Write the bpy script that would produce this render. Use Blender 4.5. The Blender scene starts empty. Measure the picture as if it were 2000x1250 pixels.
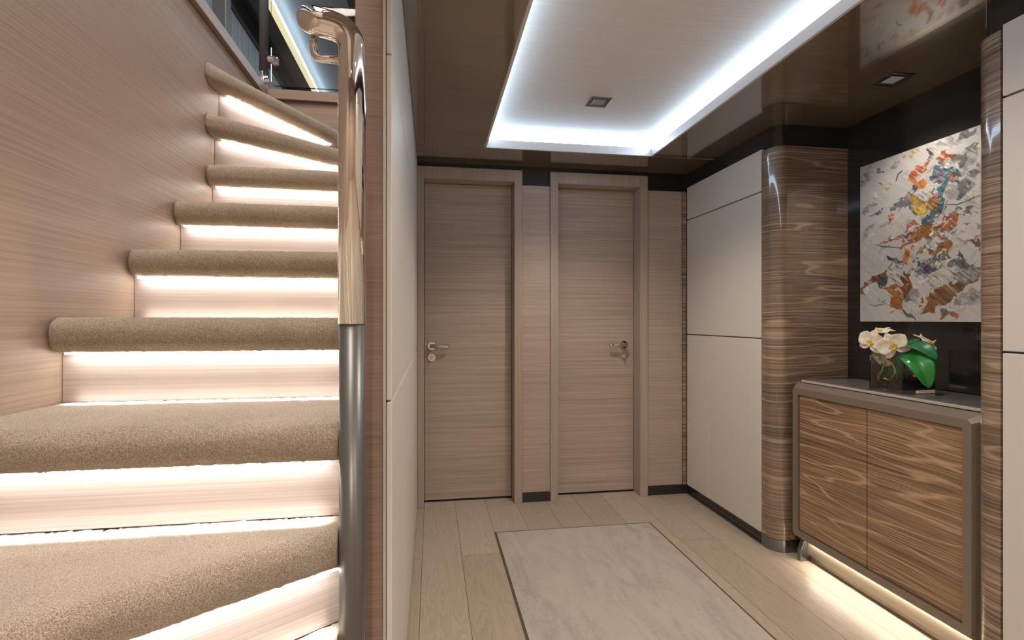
import bpy, bmesh, math, random
import numpy as np
from mathutils import Vector, Matrix

random.seed(7)
PI = math.pi
SC = bpy.context.scene
COL = SC.collection

# ------------------------------------------------------------------ camera, world, exposure
TH = math.radians(8.92)
CT, ST = math.cos(TH), math.sin(TH)
CAMZ = 1.15
cam_d = bpy.data.cameras.new('camera')
cam_d.lens = 18.0
cam_d.sensor_width = 36.0
cam_d.clip_start = 0.02
cam = bpy.data.objects.new('camera', cam_d)
COL.objects.link(cam)
cam.location = (0, 0, CAMZ)
cam.rotation_euler = (PI / 2, 0, -TH)
SC.camera = cam

world = bpy.data.worlds.new('world')
SC.world = world
world.use_nodes = True
world.node_tree.nodes['Background'].inputs[0].default_value = (0.75, 0.85, 1.0, 1)
world.node_tree.nodes['Background'].inputs[1].default_value = 0.25
SC.view_settings.view_transform = 'Standard'
SC.view_settings.look = 'None'
SC.view_settings.gamma = 1.0
SC.view_settings.exposure = 1.0
SC.cycles.max_bounces = 8
SC.cycles.diffuse_bounces = 4
SC.cycles.glossy_bounces = 5
SC.cycles.transmission_bounces = 8
SC.cycles.sample_clamp_indirect = 6.0

WARM = (1.0, 0.87, 0.74)
COOL = (0.60, 0.79, 1.0)
COVE = 4.6          # ceiling cove diffuser
STAIR_LED = 9.0    # strips under the treads
BOARD_LED = 30.0    # strip under the sideboard
UP_LED = 6.0        # coves on the upper deck


# ------------------------------------------------------------------ materials
def new_mat(name):
    m = bpy.data.materials.new(name)
    m.use_nodes = True
    nt = m.node_tree
    return m, nt, nt.nodes['Principled BSDF']


def plain(name, col, rough=0.5, metal=0.0, coat=0.0, ior=None, spec=None, trans=0.0, sheen=0.0):
    m, nt, b = new_mat(name)
    b.inputs['Base Color'].default_value = (*col, 1)
    b.inputs['Roughness'].default_value = rough
    b.inputs['Metallic'].default_value = metal
    b.inputs['Coat Weight'].default_value = coat
    b.inputs['Coat Roughness'].default_value = 0.03
    if ior: b.inputs['IOR'].default_value = ior
    if spec is not None: b.inputs['Specular IOR Level'].default_value = spec
    b.inputs['Transmission Weight'].default_value = trans
    b.inputs['Sheen Weight'].default_value = sheen
    return m


def emit(name, col, s):
    m = bpy.data.materials.new(name)
    m.use_nodes = True
    nt = m.node_tree
    nt.nodes.clear()
    o = nt.nodes.new('ShaderNodeOutputMaterial')
    e = nt.nodes.new('ShaderNodeEmission')
    e.inputs[0].default_value = (*col, 1)
    e.inputs[1].default_value = s
    nt.links.new(e.outputs[0], o.inputs[0])
    return m


def mapped(nt, scale, loc=(0, 0, 0)):
    tc = nt.nodes.new('ShaderNodeTexCoord')
    mp = nt.nodes.new('ShaderNodeMapping')
    mp.inputs['Scale'].default_value = scale
    mp.inputs['Location'].default_value = loc
    nt.links.new(tc.outputs['Object'], mp.inputs['Vector'])
    return mp.outputs[0]


def noise(nt, vec, scale=1, detail=4, rough=0.5, dist=0.0):
    n = nt.nodes.new('ShaderNodeTexNoise')
    n.inputs['Scale'].default_value = scale
    n.inputs['Detail'].default_value = detail
    n.inputs['Roughness'].default_value = rough
    n.inputs['Distortion'].default_value = dist
    nt.links.new(vec, n.inputs['Vector'])
    return n.outputs['Fac']


def ramp(nt, fac, stops):
    r = nt.nodes.new('ShaderNodeValToRGB')
    el = r.color_ramp.elements
    while len(el) < len(stops): el.new(0.5)
    for e, (p, c) in zip(el, stops):
        e.position = p
        e.color = (*c, 1)
    nt.links.new(fac, r.inputs[0])
    return r.outputs[0]


def math_n(nt, op, a, b=None, c=None):
    n = nt.nodes.new('ShaderNodeMath')
    n.operation = op
    for i, v in enumerate((a, b, c)):
        if v is None: continue
        if isinstance(v, (int, float)): n.inputs[i].default_value = v
        else: nt.links.new(v, n.inputs[i])
    return n.outputs[0]


def mixc(nt, fac, a, b, mode='MIX'):
    n = nt.nodes.new('ShaderNodeMix')
    n.data_type = 'RGBA'
    n.blend_type = mode
    if isinstance(fac, (int, float)): n.inputs[0].default_value = fac
    else: nt.links.new(fac, n.inputs[0])
    for i, v in ((6, a), (7, b)):
        if isinstance(v, tuple): n.inputs[i].default_value = (*v, 1)
        else: nt.links.new(v, n.inputs[i])
    return n.outputs[2]


def bump(nt, b, h, strength, dist=0.001):
    n = nt.nodes.new('ShaderNodeBump')
    n.inputs['Strength'].default_value = strength
    n.inputs['Distance'].default_value = dist
    nt.links.new(h, n.inputs['Height'])
    nt.links.new(n.outputs[0], b.inputs['Normal'])


def grain_mat(name, dark, light, rough=0.35, coat=0.0, freq=240, bstr=0.3, vertical=False):
    """fine straight horizontal grain"""
    m, nt, b = new_mat(name)
    sc = (1.3, 1.3, freq) if not vertical else (freq, freq, 1.3)
    v = mapped(nt, sc)
    f = noise(nt, v, 1.0, 5, 0.6)
    v2 = mapped(nt, (0.8, 0.8, 14) if not vertical else (14, 14, .8), (3, 1, 7))
    g = noise(nt, v2, 1.0, 3, 0.5)
    s = math_n(nt, 'ADD', math_n(nt, 'MULTIPLY', f, 0.86), math_n(nt, 'MULTIPLY', g, 0.14))
    c = ramp(nt, s, [(0.33, dark), (0.50, tuple((a + q) / 2 for a, q in zip(dark, light))), (0.66, light)])
    nt.links.new(c, b.inputs['Base Color'])
    b.inputs['Roughness'].default_value = rough
    b.inputs['Coat Weight'].default_value = coat
    b.inputs['Coat Roughness'].default_value = 0.06
    bump(nt, b, f, bstr, 0.0006)
    return m


def zebra_mat(name, dark, mid, light, coat=1.0, rough=0.35):
    """dark lacquered veneer: thin dense streaks, now and then a pale cathedral vein"""
    m, nt, b = new_mat(name)
    warp = noise(nt, mapped(nt, (1.6, 1.6, 3), (2, 5, 1)), 1.0, 2, 0.5)
    tc = nt.nodes.new('ShaderNodeTexCoord')
    sp = nt.nodes.new('ShaderNodeSeparateXYZ')
    nt.links.new(tc.outputs['Object'], sp.inputs[0])
    xy = math_n(nt, 'ADD', sp.outputs[0], sp.outputs[1])
    zz = math_n(nt, 'ADD', sp.outputs[2], math_n(nt, 'MULTIPLY', warp, 0.040))
    cb = nt.nodes.new('ShaderNodeCombineXYZ')
    nt.links.new(math_n(nt, 'MULTIPLY', xy, 2.2), cb.inputs[0])
    nt.links.new(math_n(nt, 'MULTIPLY', zz, 210), cb.inputs[2])
    fine = noise(nt, cb.outputs[0], 1.0, 4, 0.65)
    cb2 = nt.nodes.new('ShaderNodeCombineXYZ')
    nt.links.new(math_n(nt, 'MULTIPLY', xy, 0.9), cb2.inputs[0])
    nt.links.new(math_n(nt, 'MULTIPLY', zz, 7.5), cb2.inputs[2])
    big = noise(nt, cb2.outputs[0], 1.0, 2, 0.45)
    # contour lines of the slow noise make the cathedral veins
    rep = math_n(nt, 'FRACT', math_n(nt, 'MULTIPLY', big, 7.0))
    line = math_n(nt, 'SUBTRACT', 1.0, math_n(nt, 'MULTIPLY', math_n(nt, 'ABSOLUTE', math_n(nt, 'SUBTRACT', rep, 0.5)), 11.0))
    line = math_n(nt, 'MAXIMUM', line, 0.0)
    base = ramp(nt, fine, [(0.38, dark), (0.5, mid), (0.62, light)])
    tone = ramp(nt, big, [(0.3, (0.72, 0.7, 0.7)), (0.6, (1.1, 1.08, 1.05))])
    base = mixc(nt, 1.0, base, tone, 'MULTIPLY')
    col = mixc(nt, math_n(nt, 'MULTIPLY', line, 0.6), base, tuple(min(1, v * 1.5) for v in light))
    nt.links.new(col, b.inputs['Base Color'])
    b.inputs['Roughness'].default_value = rough
    b.inputs['Coat Weight'].default_value = coat
    b.inputs['Coat Roughness'].default_value = 0.04
    b.inputs['Coat IOR'].default_value = 1.6
    return m


M = {}
M['oak'] = grain_mat('brushed_oak', (0.335, 0.26, 0.21), (0.55, 0.45, 0.375), 0.5, 0.0)
M['oak_frame'] = grain_mat('oak_frame', (0.36, 0.285, 0.235), (0.48, 0.39, 0.325), 0.45, 0.0, vertical=True)
M['oak_stair'] = grain_mat('oak_stair_wall', (0.37, 0.275, 0.21), (0.50, 0.39, 0.31), 0.46, 0.0, freq=230)
M['riser'] = grain_mat('pale_riser_wood', (0.47, 0.40, 0.37), (0.63, 0.555, 0.52), 0.4, 0.0)
M['zebra'] = zebra_mat('lacquered_veneer', (0.105, 0.068, 0.044), (0.215, 0.148, 0.100), (0.37, 0.275, 0.20))
M['zebra_door'] = zebra_mat('sideboard_veneer', (0.15, 0.085, 0.045), (0.29, 0.18, 0.10), (0.44, 0.30, 0.185), 0.2, 0.4)
M['leather'] = plain('pale_panel', (0.68, 0.635, 0.58), 0.45)
M['lacquer'] = plain('brown_ceiling_lacquer', (0.150, 0.118, 0.080), 0.12, 0, 1.0, ior=1.9)
M['lacquer'].node_tree.nodes['Principled BSDF'].inputs['Coat IOR'].default_value = 1.7
M['black'] = plain('black_gloss', (0.020, 0.0205, 0.021), 0.08, 0, 0.3)
M['black_satin'] = plain('black_satin', (0.012, 0.012, 0.012), 0.3)
M['chrome'] = plain('polished_steel', (0.75, 0.72, 0.69), 0.04, 1.0)
M['sleeve'] = plain('grey_sleeve', (0.12, 0.115, 0.11), 0.35, 0.5)
M['bronze'] = plain('bronze_lacquer', (0.29, 0.24, 0.19), 0.30, 0.5)
M['steel_dark'] = plain('brushed_dark_steel', (0.25, 0.25, 0.25), 0.18, 0.9)
M['trim_wood'] = grain_mat('trim_wood', (0.22, 0.15, 0.115), (0.32, 0.225, 0.18), 0.4, 0.1)
M['edge_line'] = plain('pale_seam', (0.35, 0.30, 0.24), 0.4, 0.4)
M['stone_top'] = plain('grey_top', (0.17, 0.165, 0.165), 0.22, 0, 0.4)
M['stone_edge'] = plain('pale_polished_edge', (0.6, 0.56, 0.52), 0.2, 0.3)
M['ceil_trim'] = plain('cove_trim', (0.72, 0.68, 0.67), 0.35, 0.2)
M['glass'] = plain('clear_glass', (1, 1, 1), 0.0, 0, 0, ior=1.45, trans=1.0)
M['water'] = plain('water', (0.75, 0.8, 0.78), 0.0, 0, 0, ior=1.33, trans=1.0)
M['pebble'] = plain('dark_pebble', (0.03, 0.025, 0.022), 0.15, 0, 0.5)
M['grey_post'] = plain('grey_post', (0.075, 0.078, 0.088), 0.4)
M['upper_dark'] = plain('upper_ceiling_lacquer', (0.11, 0.10, 0.085), 0.25)
M['upper_pale'] = plain('upper_ceiling_panel', (0.42, 0.47, 0.50), 0.4)
M['grille'] = plain('grille_black', (0.01, 0.01, 0.01), 0.5)
M['led_cove'] = emit('led_cove', COOL, COVE)
M['led_stair'] = emit('led_stair', (1.0, 0.95, 0.90), STAIR_LED)
M['led_board'] = emit('led_board', (1.0, 0.88, 0.72), BOARD_LED)
M['led_yellow'] = emit('led_warm_cove', (1.0, 0.92, 0.55), 0.42)
M['led_blue'] = emit('led_blue_cove', (0.62, 0.82, 1.0), UP_LED)
M['lamp'] = emit('lamp_face', (1.0, 0.9, 0.78), 0.06)
M['inlay_border'] = plain('brown_inlay_border', (0.10, 0.065, 0.045), 0.4)
M['leafgreen'] = plain('orchid_leaf', (0.012, 0.22, 0.035), 0.35, 0, 0.2)
M['leafdark'] = plain('orchid_leaf_dark', (0.008, 0.15, 0.045), 0.35, 0, 0.2)  # darker green of the smaller leaves
M['lip'] = plain('orchid_lip', (0.75, 0.55, 0.04), 0.5)
M['root'] = plain('orchid_root', (0.42, 0.48, 0.06), 0.5)
M['soap'] = plain('pale_crystal', (0.55, 0.45, 0.42), 0.1, 0, 0.5)


def petal_mat():
    m, nt, b = new_mat('orchid_petal')
    f = noise(nt, mapped(nt, (60, 60, 60)), 1.0, 3)
    nt.links.new(ramp(nt, f, [(0.35, (0.70, 0.61, 0.47)), (0.65, (0.85, 0.79, 0.68))]), b.inputs['Base Color'])
    b.inputs['Roughness'].default_value = 0.55
    b.inputs['Subsurface Weight'].default_value = 0.15
    b.inputs['Subsurface Radius'].default_value = (0.01, 0.008, 0.005)
    return m
M['petal'] = petal_mat()


def carpet_mat():
    m, nt, b = new_mat('carpet')
    v = mapped(nt, (1, 1, 1))
    n1 = noise(nt, v, 560, 3, 0.75)
    n2 = noise(nt, v, 9, 2)
    c1 = ramp(nt, n1, [(0.32, (0.13, 0.100, 0.070)), (0.5, (0.41, 0.33, 0.25)), (0.68, (0.70, 0.60, 0.48))])
    c2 = ramp(nt, n2, [(0.3, (0.92, 0.92, 0.92)), (0.7, (1.05, 1.04, 1.02))])
    nt.links.new(mixc(nt, 1.0, c1, c2, 'MULTIPLY'), b.inputs['Base Color'])
    b.inputs['Roughness'].default_value = 0.95
    b.inputs['Specular IOR Level'].default_value = 0.1
    b.inputs['Sheen Weight'].default_value = 0.25
    bump(nt, b, n1, 1.0, 0.003)
    return m
M['carpet'] = carpet_mat()


def floor_mat():
    m, nt, b = new_mat('oak_plank_floor')
    tc = nt.nodes.new('ShaderNodeTexCoord')
    sp = nt.nodes.new('ShaderNodeSeparateXYZ')
    nt.links.new(tc.outputs['Object'], sp.inputs[0])
    cb = nt.nodes.new('ShaderNodeCombineXYZ')
    nt.links.new(math_n(nt, 'ADD', sp.outputs[1], 0.35), cb.inputs[0])
    nt.links.new(math_n(nt, 'ADD', sp.outputs[0], -0.145 + 0.19 * 20), cb.inputs[1])
    br = nt.nodes.new('ShaderNodeTexBrick')
    br.offset = 0.37
    br.inputs['Scale'].default_value = 1.0
    br.inputs['Brick Width'].default_value = 1.75
    br.inputs['Row Height'].default_value = 0.19
    br.inputs['Mortar Size'].default_value = 0.0013
    br.inputs['Mortar Smooth'].default_value = 0.1
    br.inputs['Color1'].default_value = (0.39, 0.325, 0.25, 1)
    br.inputs['Color2'].default_value = (0.46, 0.39, 0.31, 1)
    br.inputs['Mortar'].default_value = (0.12, 0.09, 0.07, 1)
    nt.links.new(cb.outputs[0], br.inputs['Vector'])
    # grain along the planks, with cathedral contours
    slow = noise(nt, mapped(nt, (11, 1.1, 1)), 1.0, 2, 0.5)
    rings = math_n(nt, 'FRACT', math_n(nt, 'MULTIPLY', slow, 22.0))
    fine = noise(nt, mapped(nt, (160, 4, 1)), 1.0, 4, 0.6)
    g = math_n(nt, 'ADD', math_n(nt, 'MULTIPLY', rings, 0.35), math_n(nt, 'MULTIPLY', fine, 0.65))
    gc = ramp(nt, g, [(0.25, (0.86, 0.85, 0.84)), (0.65, (1.07, 1.07, 1.07))])
    nt.links.new(mixc(nt, 1.0, br.outputs['Color'], gc, 'MULTIPLY'), b.inputs['Base Color'])
    b.inputs['Roughness'].default_value = 0.36
    bump(nt, b, fine, 0.15, 0.0005)
    return m
M['floor'] = floor_mat()


def rug_mat():
    m, nt, b = new_mat('pale_marbled_inlay')
    f = noise(nt, mapped(nt, (10, 3, 1), (2, 2, 2)), 1.0, 6, 0.65, 1.2)
    h = noise(nt, mapped(nt, (90, 60, 1)), 1.0, 3)
    s = math_n(nt, 'ADD', math_n(nt, 'MULTIPLY', f, 0.75), math_n(nt, 'MULTIPLY', h, 0.25))
    nt.links.new(ramp(nt, s, [(0.35, (0.37, 0.33, 0.29)), (0.5, (0.47, 0.42, 0.375)), (0.65, (0.51, 0.465, 0.42))]), b.inputs['Base Color'])
    b.inputs['Roughness'].default_value = 0.45
    bump(nt, b, h, 0.2, 0.0006)
    return m
M['rug'] = rug_mat()


def ceil_panel_mat():
    m, nt, b = new_mat('silk_ceiling_panel')
    f = noise(nt, mapped(nt, (4, 220, 1)), 1.0, 4, 0.6)
    nt.links.new(ramp(nt, f, [(0.3, (0.66, 0.63, 0.59)), (0.7, (0.76, 0.73, 0.69))]), b.inputs['Base Color'])
    b.inputs['Roughness'].default_value = 0.5
    bump(nt, b, f, 0.2, 0.0005)
    return m
M['ceil_panel'] = ceil_panel_mat()


def ribbed_mat():
    m, nt, b = new_mat('ribbed_screen')
    tc = nt.nodes.new('ShaderNodeTexCoord')
    sp = nt.nodes.new('ShaderNodeSeparateXYZ')
    nt.links.new(tc.outputs['Object'], sp.inputs[0])
    r1 = math_n(nt, 'SINE', math_n(nt, 'MULTIPLY', sp.outputs[1], 170.0))
    nt.links.new(ramp(nt, math_n(nt, 'MULTIPLY_ADD', r1, 0.5, 0.5), [(0.2, (0.22, 0.24, 0.27)), (0.8, (0.58, 0.61, 0.66))]), b.inputs['Base Color'])
    b.inputs['Roughness'].default_value = 0.5
    return m
M['ribbed'] = ribbed_mat()


# ------------------------------------------------------------------ mesh helpers
def bx(bm, x0, x1, y0, y1, z0, z1):
    v = [bm.verts.new(p) for p in ((x0, y0, z0), (x1, y0, z0), (x1, y1, z0), (x0, y1, z0),
                                   (x0, y0, z1), (x1, y0, z1), (x1, y1, z1), (x0, y1, z1))]
    for f in ((3, 2, 1, 0), (4, 5, 6, 7), (0, 1, 5, 4), (1, 2, 6, 5), (2, 3, 7, 6), (3, 0, 4, 7)):
        bm.faces.new([v[i] for i in f])
    return bm


def prism(bm, pts, z0, z1):
    lo = [bm.verts.new((x, y, z0)) for x, y in pts]
    hi = [bm.verts.new((x, y, z1)) for x, y in pts]
    n = len(pts)
    bm.faces.new(lo[::-1]); bm.faces.new(hi)
    for i in range(n):
        bm.faces.new([lo[i], lo[(i + 1) % n], hi[(i + 1) % n], hi[i]])
    return bm


def loft(bm, rings, cap=True, closed=True):
    R = [[bm.verts.new(p) for p in r] for r in rings]
    n = len(R[0])
    for a, b in zip(R, R[1:]):
        for i in range(n if closed else n - 1):
            j = (i + 1) % n
            bm.faces.new([a[i], a[j], b[j], b[i]])
    if cap and closed:
        bm.faces.new(R[0][::-1]); bm.faces.new(R[-1])
    return R


def tube(bm, pts, rad, seg=20, cap=True):
    pts = [Vector(p) for p in pts]
    if not isinstance(rad, (list, tuple)): rad = [rad] * len(pts)
    t0 = (pts[1] - pts[0]).normalized()
    up = Vector((0, 0, 1)) if abs(t0.z) < 0.9 else Vector((1, 0, 0))
    nrm = t0.cross(up).normalized()
    rings, pt = [], t0
    for i, p in enumerate(pts):
        t = (pts[min(i + 1, len(pts) - 1)] - pts[max(i - 1, 0)]).normalized()
        q = pt.rotation_difference(t)
        nrm = q @ nrm
        pt = t
        bn = t.cross(nrm)
        rings.append([p + rad[i] * (math.cos(a) * nrm + math.sin(a) * bn) for a in (2 * PI * k / seg for k in range(seg))])
    loft(bm, rings, cap)
    return bm


def fillet(pts, r, n=8):
    """round the inner corners of a polyline"""
    P = [Vector(p) for p in pts]
    if not isinstance(r, (list, tuple)): r = [r] * len(P)
    out = [P[0]]
    for i in range(1, len(P) - 1):
        a, b, c = P[i - 1], P[i], P[i + 1]
        u, v = (a - b).normalized(), (c - b).normalized()
        ang = u.angle(v)
        d = min(r[i] / math.tan(ang / 2), (a - b).length * .49, (c - b).length * .49)
        p0, p1 = b + u * d, b + v * d
        for k in range(n + 1):
            t = k / n
            out.append((1 - t) ** 2 * p0 + 2 * t * (1 - t) * b * 1.0 + t * t * p1)
    out.append(P[-1])
    return out


def obj(name, bm, mat, parent=None, smooth=False, bevel=0.0, bseg=2, recalc=True):
    if recalc: bmesh.ops.recalc_face_normals(bm, faces=bm.faces)
    me = bpy.data.meshes.new(name)
    bm.to_mesh(me)
    bm.free()
    me.materials.append(M[mat] if isinstance(mat, str) else mat)
    if smooth:
        for p in me.polygons: p.use_smooth = True
    o = bpy.data.objects.new(name, me)
    COL.objects.link(o)
    if parent:
        o.parent = parent
        # parents are unrotated; keep world-space vertices
        o.matrix_parent_inverse = Matrix.Translation(-world_loc(parent))
    if bevel:
        md = o.modifiers.new('bevel', 'BEVEL')
        md.width = bevel
        md.segments = bseg
        md.limit_method = 'ANGLE'
        md.angle_limit = math.radians(40)
        md.harden_normals = False
    return o


def world_loc(o):
    # a part's own matrix already cancels its thing's position
    return o.location.copy() if o.parent is None else Vector((0, 0, 0))


def thing(name, label, cat, loc=(0, 0, 0), group=None):
    o = bpy.data.objects.new(name, None)
    COL.objects.link(o)
    o.location = loc
    o.empty_display_size = 0.05
    o['label'] = label
    o['category'] = cat
    if group: o['group'] = group
    return o


def tag(o, label, cat, group=None):
    o['label'] = label
    o['category'] = cat
    if group: o['group'] = group
    return o


def struct(name, bm, mat, parent=None, **k):
    o = obj(name, bm, mat, parent, **k)
    if parent is None: o['kind'] = 'structure'
    return o


def B(): return bmesh.new()


def at_X(x, y, X):
    """photo pixel -> point on the plane X = const"""
    u, v = (x - 1000) / 1000, (625 - y) / 1000
    D = X / (u * CT + ST)
    return Vector((X, D * (CT - u * ST), CAMZ + v * D))


# ------------------------------------------------------------------ the room shell
XP = -0.087      # foyer face of the partition
XS = -0.165      # stair face of the partition
XL = -0.82       # stair wall
XR = 1.67        # right wall panels
XN = 2.07        # niche back
YB = 3.18        # back wall
YF = -1.70       # wall behind the camera
ZC = 2.12        # ceiling
ZU = 2.293       # upper deck
ZUC = 4.40       # upper ceiling

struct('floor', bx(B(), -0.95, 2.3, YF - .1, 3.4, -0.05, 0), 'floor')

# left stair wall
struct('wall_left', bx(B(), XL - .08, XL, YF, 2.70, 0, ZU - .052), 'oak_stair')
b = B()
bx(b, XL - .08, -0.80, YF, 2.70, ZU - .048, ZU)
struct('trim_1', b, 'trim_wood', bevel=.002)
b = B()
bx(b, -0.80, XS, 2.68, 2.75, ZU - .048, ZU)
struct('trim_2', b, 'trim_wood', bevel=.002)
struct('wall_stairwell', bx(B(), XL - .08, XS + .02, 2.70, 2.76, 0, ZU - .05), 'trim_wood')

# partition between the stairs and the foyer
part = struct('wall_partition', bx(B(), XS, -0.108, 1.16, YB, 0, ZC + .17), 'trim_wood')
b = B(); bx(b, -0.107, -0.100, 1.158, 1.20, 0, ZC); obj('edge_strip', b, 'stone_edge', part, bevel=.001)
b = B(); bx(b, -0.108, -0.094, 1.19, YB, 0, ZC); obj('backing', b, 'black_satin', part)
for (y0, y1, z0, z1) in ((1.162, YB - .012, 1.741, ZC - .004), (1.162, YB - .012, 0.972, 1.737),
                         (1.162, 1.688, 0.012, 0.968), (1.692, YB - .012, 0.012, 0.968)):
    obj('wall_panel', bx(B(), -0.099, XP, y0, y1, z0, z1), 'leather', part, bevel=.0025)

# back wall with two doors
b = B()
bx(b, -0.165, 1.75, YB + .012, YB + .05, 2.09, ZC)
for x0, x1 in ((0.55, 0.757), (1.38, 1.75)):
    bx(b, x0, x1, YB + .012, YB + .05, 0, 2.09)
bx(b, -.165, 1.75, 3.34, 3.38, 0, ZC)
wb = struct('wall_back', b, 'black_satin')
for x0, x1 in ((0.563, 0.744), (1.396, 1.640)):
    obj('wall_panel', bx(B(), x0, x1, YB, YB + .014, 0.06, 2.0), 'oak', wb, bevel=.0015)
obj('corner_strip', bx(B(), 1.643, XR, YB - .006, YB + .014, 0.06, 2.0), 'zebra', wb, bevel=.0015)
b = B()
bx(b, 0.563, 0.744, YB - .006, YB + .012, 0, 0.058)
bx(b, 1.396, 1.68, YB - .006, YB + .012, 0, 0.058)
struct('baseboard_back', b, 'black', bevel=.0015)


def lock(door, x, hinge_right):
    """lever handle on a rose and a cylinder rose with a thumb turn"""
    s = 1 if not hinge_right else -1
    z, y = 0.985, 3.28
    n = 28
    def disc(bm, cx, cz, r, y0, y1, ri=None):
        prof = [(r, y0), (r, y1 + .002), (r - .002, y1)]
        if ri: prof += [(ri, y1)]
        prof += [(0.0005, y1)]
        rings = [[(cx + rr * math.cos(a), yy, cz + rr * math.sin(a)) for a in (2 * PI * k / n for k in range(n))] for rr, yy in prof]
        loft(bm, rings)
    h = B()
    disc(h, x, z, .027, y, y - .009)
    hd = obj('door_handle', h, 'chrome', door, smooth=False, bevel=.0008)
    l = B()
    tube(l, [(x, y - .008, z), (x, y - .042, z)], .0105, 20)
    a = fillet([(x - s * .012, y - .046, z), (x + s * .100, y - .046, z), (x + s * .112, y - .040, z)], .012, 4)
    rings = []
    for p in a:
        hh, tt = .0115, .007
        rings.append([(p.x, p.y + tt * math.cos(q) , p.z + hh * math.sin(q)) for q in (2 * PI * k / 16 for k in range(16))])
    loft(l, rings)
    obj('lever', l, 'chrome', hd, smooth=True)
    e = B()
    disc(e, x, z - .072, .026, y, y - .008)
    es = obj('lock_rose', e, 'chrome', door, bevel=.0008)
    t = B()
    tube(t, [(x, y - .007, z - .072), (x, y - .016, z - .072)], .013, 20)
    bx(t, x - .0035, x + .0035, y - .030, y - .014, z - .072 - .015, z - .072 + .015)
    obj('thumb_turn', t, 'chrome', es, bevel=.002)


for i, (x0, x1, fl, fr, hx, hr) in enumerate(((-0.046, 0.514, 0.040, 0.049, 0.0, False), (0.794, 1.343, 0.050, 0.053, 1.272, True))):
    d = struct('door_%d' % (i + 1), bx(B(), x0 + .003, x1 - .003, 3.28, 3.32, 0.010, 2.014), 'oak', bevel=.001)
    b = B()
    for (a0, a1, z0, z1) in ((x0 - fl, x0, 0, 2.09), (x1, x1 + fr, 0, 2.09), (x0, x1, 2.017, 2.09)):
        bx(b, a0, a1, 3.166, 3.335, z0, z1)
    obj('door_frame', b, 'oak_frame', d, bevel=.0025)
    b = B(); bx(b, x0, x1, 3.275, 3.335, 0, 0.006); obj('threshold', b, 'black_satin', d)
    lock(d, hx, hr)

# right wall: a dark body following the outline, pale panels and black skirting on it
def corner(cx, cy, r, a0, a1, n=12):
    return [(cx + r * math.cos(a0 + (a1 - a0) * k / n), cy + r * math.sin(a0 + (a1 - a0) * k / n)) for k in range(n + 1)]

o_ = 0.012
far = [(XR + o_, YB + .03)] + corner(1.74, 2.355, .07 - o_, PI, 1.5 * PI) + [(XN, 2.285 + o_), (XN, 1.37 - o_)] + \
      corner(1.74, 1.30, .07 - o_, .5 * PI, PI) + [(XR + o_, YF), (2.3, YF), (2.3, YB + .03)]
wr = struct('wall_right', prism(B(), far, 0, ZC), 'black')
# panels set (y ranges): far run and near run
for y0, y1, splits in ((2.395, YB - .008, (2.89,)), (YF, 1.275, (-.45, .35,))):
    ys = [y0] + sorted(splits) + [y1]
    obj('wall_panel', bx(B(), XR, XR + .02, y0 + .002, y1 - .002, 1.812, 2.025), 'leather', wr, bevel=.003)
    obj('wall_panel', bx(B(), XR, XR + .02, y0 + .002, y1 - .002, 1.058, 1.806), 'leather', wr, bevel=.003)
    for a0, a1 in zip(ys, ys[1:]):
        obj('wall_panel', bx(B(), XR, XR + .02, a0 + .002, a1 - .002, 0.06, 1.052), 'leather', wr, bevel=.003)
b = B()
for y0, y1 in ((2.392, YB - .006), (YF, 1.275)):
    bx(b, XR + .006, XR + .014, y0, y1, 0, .056)
    bx(b, XR + .000, XR + .014, y0, y1, 0, .012)
    bx(b, XR + .002, XR + .014, y0, y1, .030, .038)
struct('baseboard_right', b, 'black', bevel=.001)


def column(side, label):
    if side == 'far':
        out = [(XR, 2.392)] + corner(1.74, 2.355, .07, PI, 1.5 * PI, 16) + [(XN, 2.285)]
        inn = [(XN, 2.285 + .0125)] + corner(1.74, 2.355, .0575, 1.5 * PI, PI, 16) + [(XR + .0125, 2.392)]
    else:
        out = [(XN, 1.37)] + corner(1.74, 1.30, .07, .5 * PI, PI, 16) + [(XR, 1.278)]
        inn = [(XR + .0125, 1.278)] + corner(1.74, 1.30, .0575, PI, .5 * PI, 16) + [(XN, 1.37 - .0125)]
    pts = out + inn
    t = thing('wooden_column', label, 'column', (1.80, 2.34 if side == 'far' else 1.32, 0), 'rounded veneer columns framing the niche')
    def shell(z0, z1, name, mat, inset=0.0):
        bm = B()
        prism(bm, pts, z0, z1)
        o = obj(name, bm, mat, t)
        for p in o.data.polygons: p.use_smooth = abs(p.normal.z) < .5
        md = o.modifiers.new('split', 'EDGE_SPLIT'); md.split_angle = math.radians(35)
        return o
    shell(0.062, 2.012, 'shaft', 'zebra')
    shell(0.0, 0.060, 'base_band', 'steel_dark')

column('far', 'dark veneered column with a rounded corner, left of the painting, whole front in view')
column('near', 'narrow strip of dark veneered column at the right edge, right of the painting')

struct('wall_front', bx(B(), -0.95, 2.3, YF - .06, YF, 0, ZC + .15), 'oak')

# ceiling with a rectangular recess
RX0, RX1, RY0, RY1 = 0.304, 1.283, -1.10, 2.862  # recess lengthened behind the camera so its strips give more fill
b = B()
for (x0, x1, y0, y1) in ((XS, RX0 - .013, YF, RY1), (RX1 + .013, 2.3, YF, RY1), (RX0 - .013, RX1 + .013, YF, RY0 - .013)):
    bx(b, x0, x1, y0, y1, ZC, ZC + .03)
bx(b, -.165, 2.3, RY1 + .013, YB + .06, ZC, ZC + .03)
ceil = struct('ceiling', b, 'lacquer')
obj('seam', bx(B(), XP, RX0 - .013, RY1 + .002, RY1 + .013, ZC + .0005, ZC + .02), 'edge_line', ceil)
obj('seam', bx(B(), RX1 + .013, 2.07, RY1 + .002, RY1 + .013, ZC + .0005, ZC + .02), 'edge_line', ceil)

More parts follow.
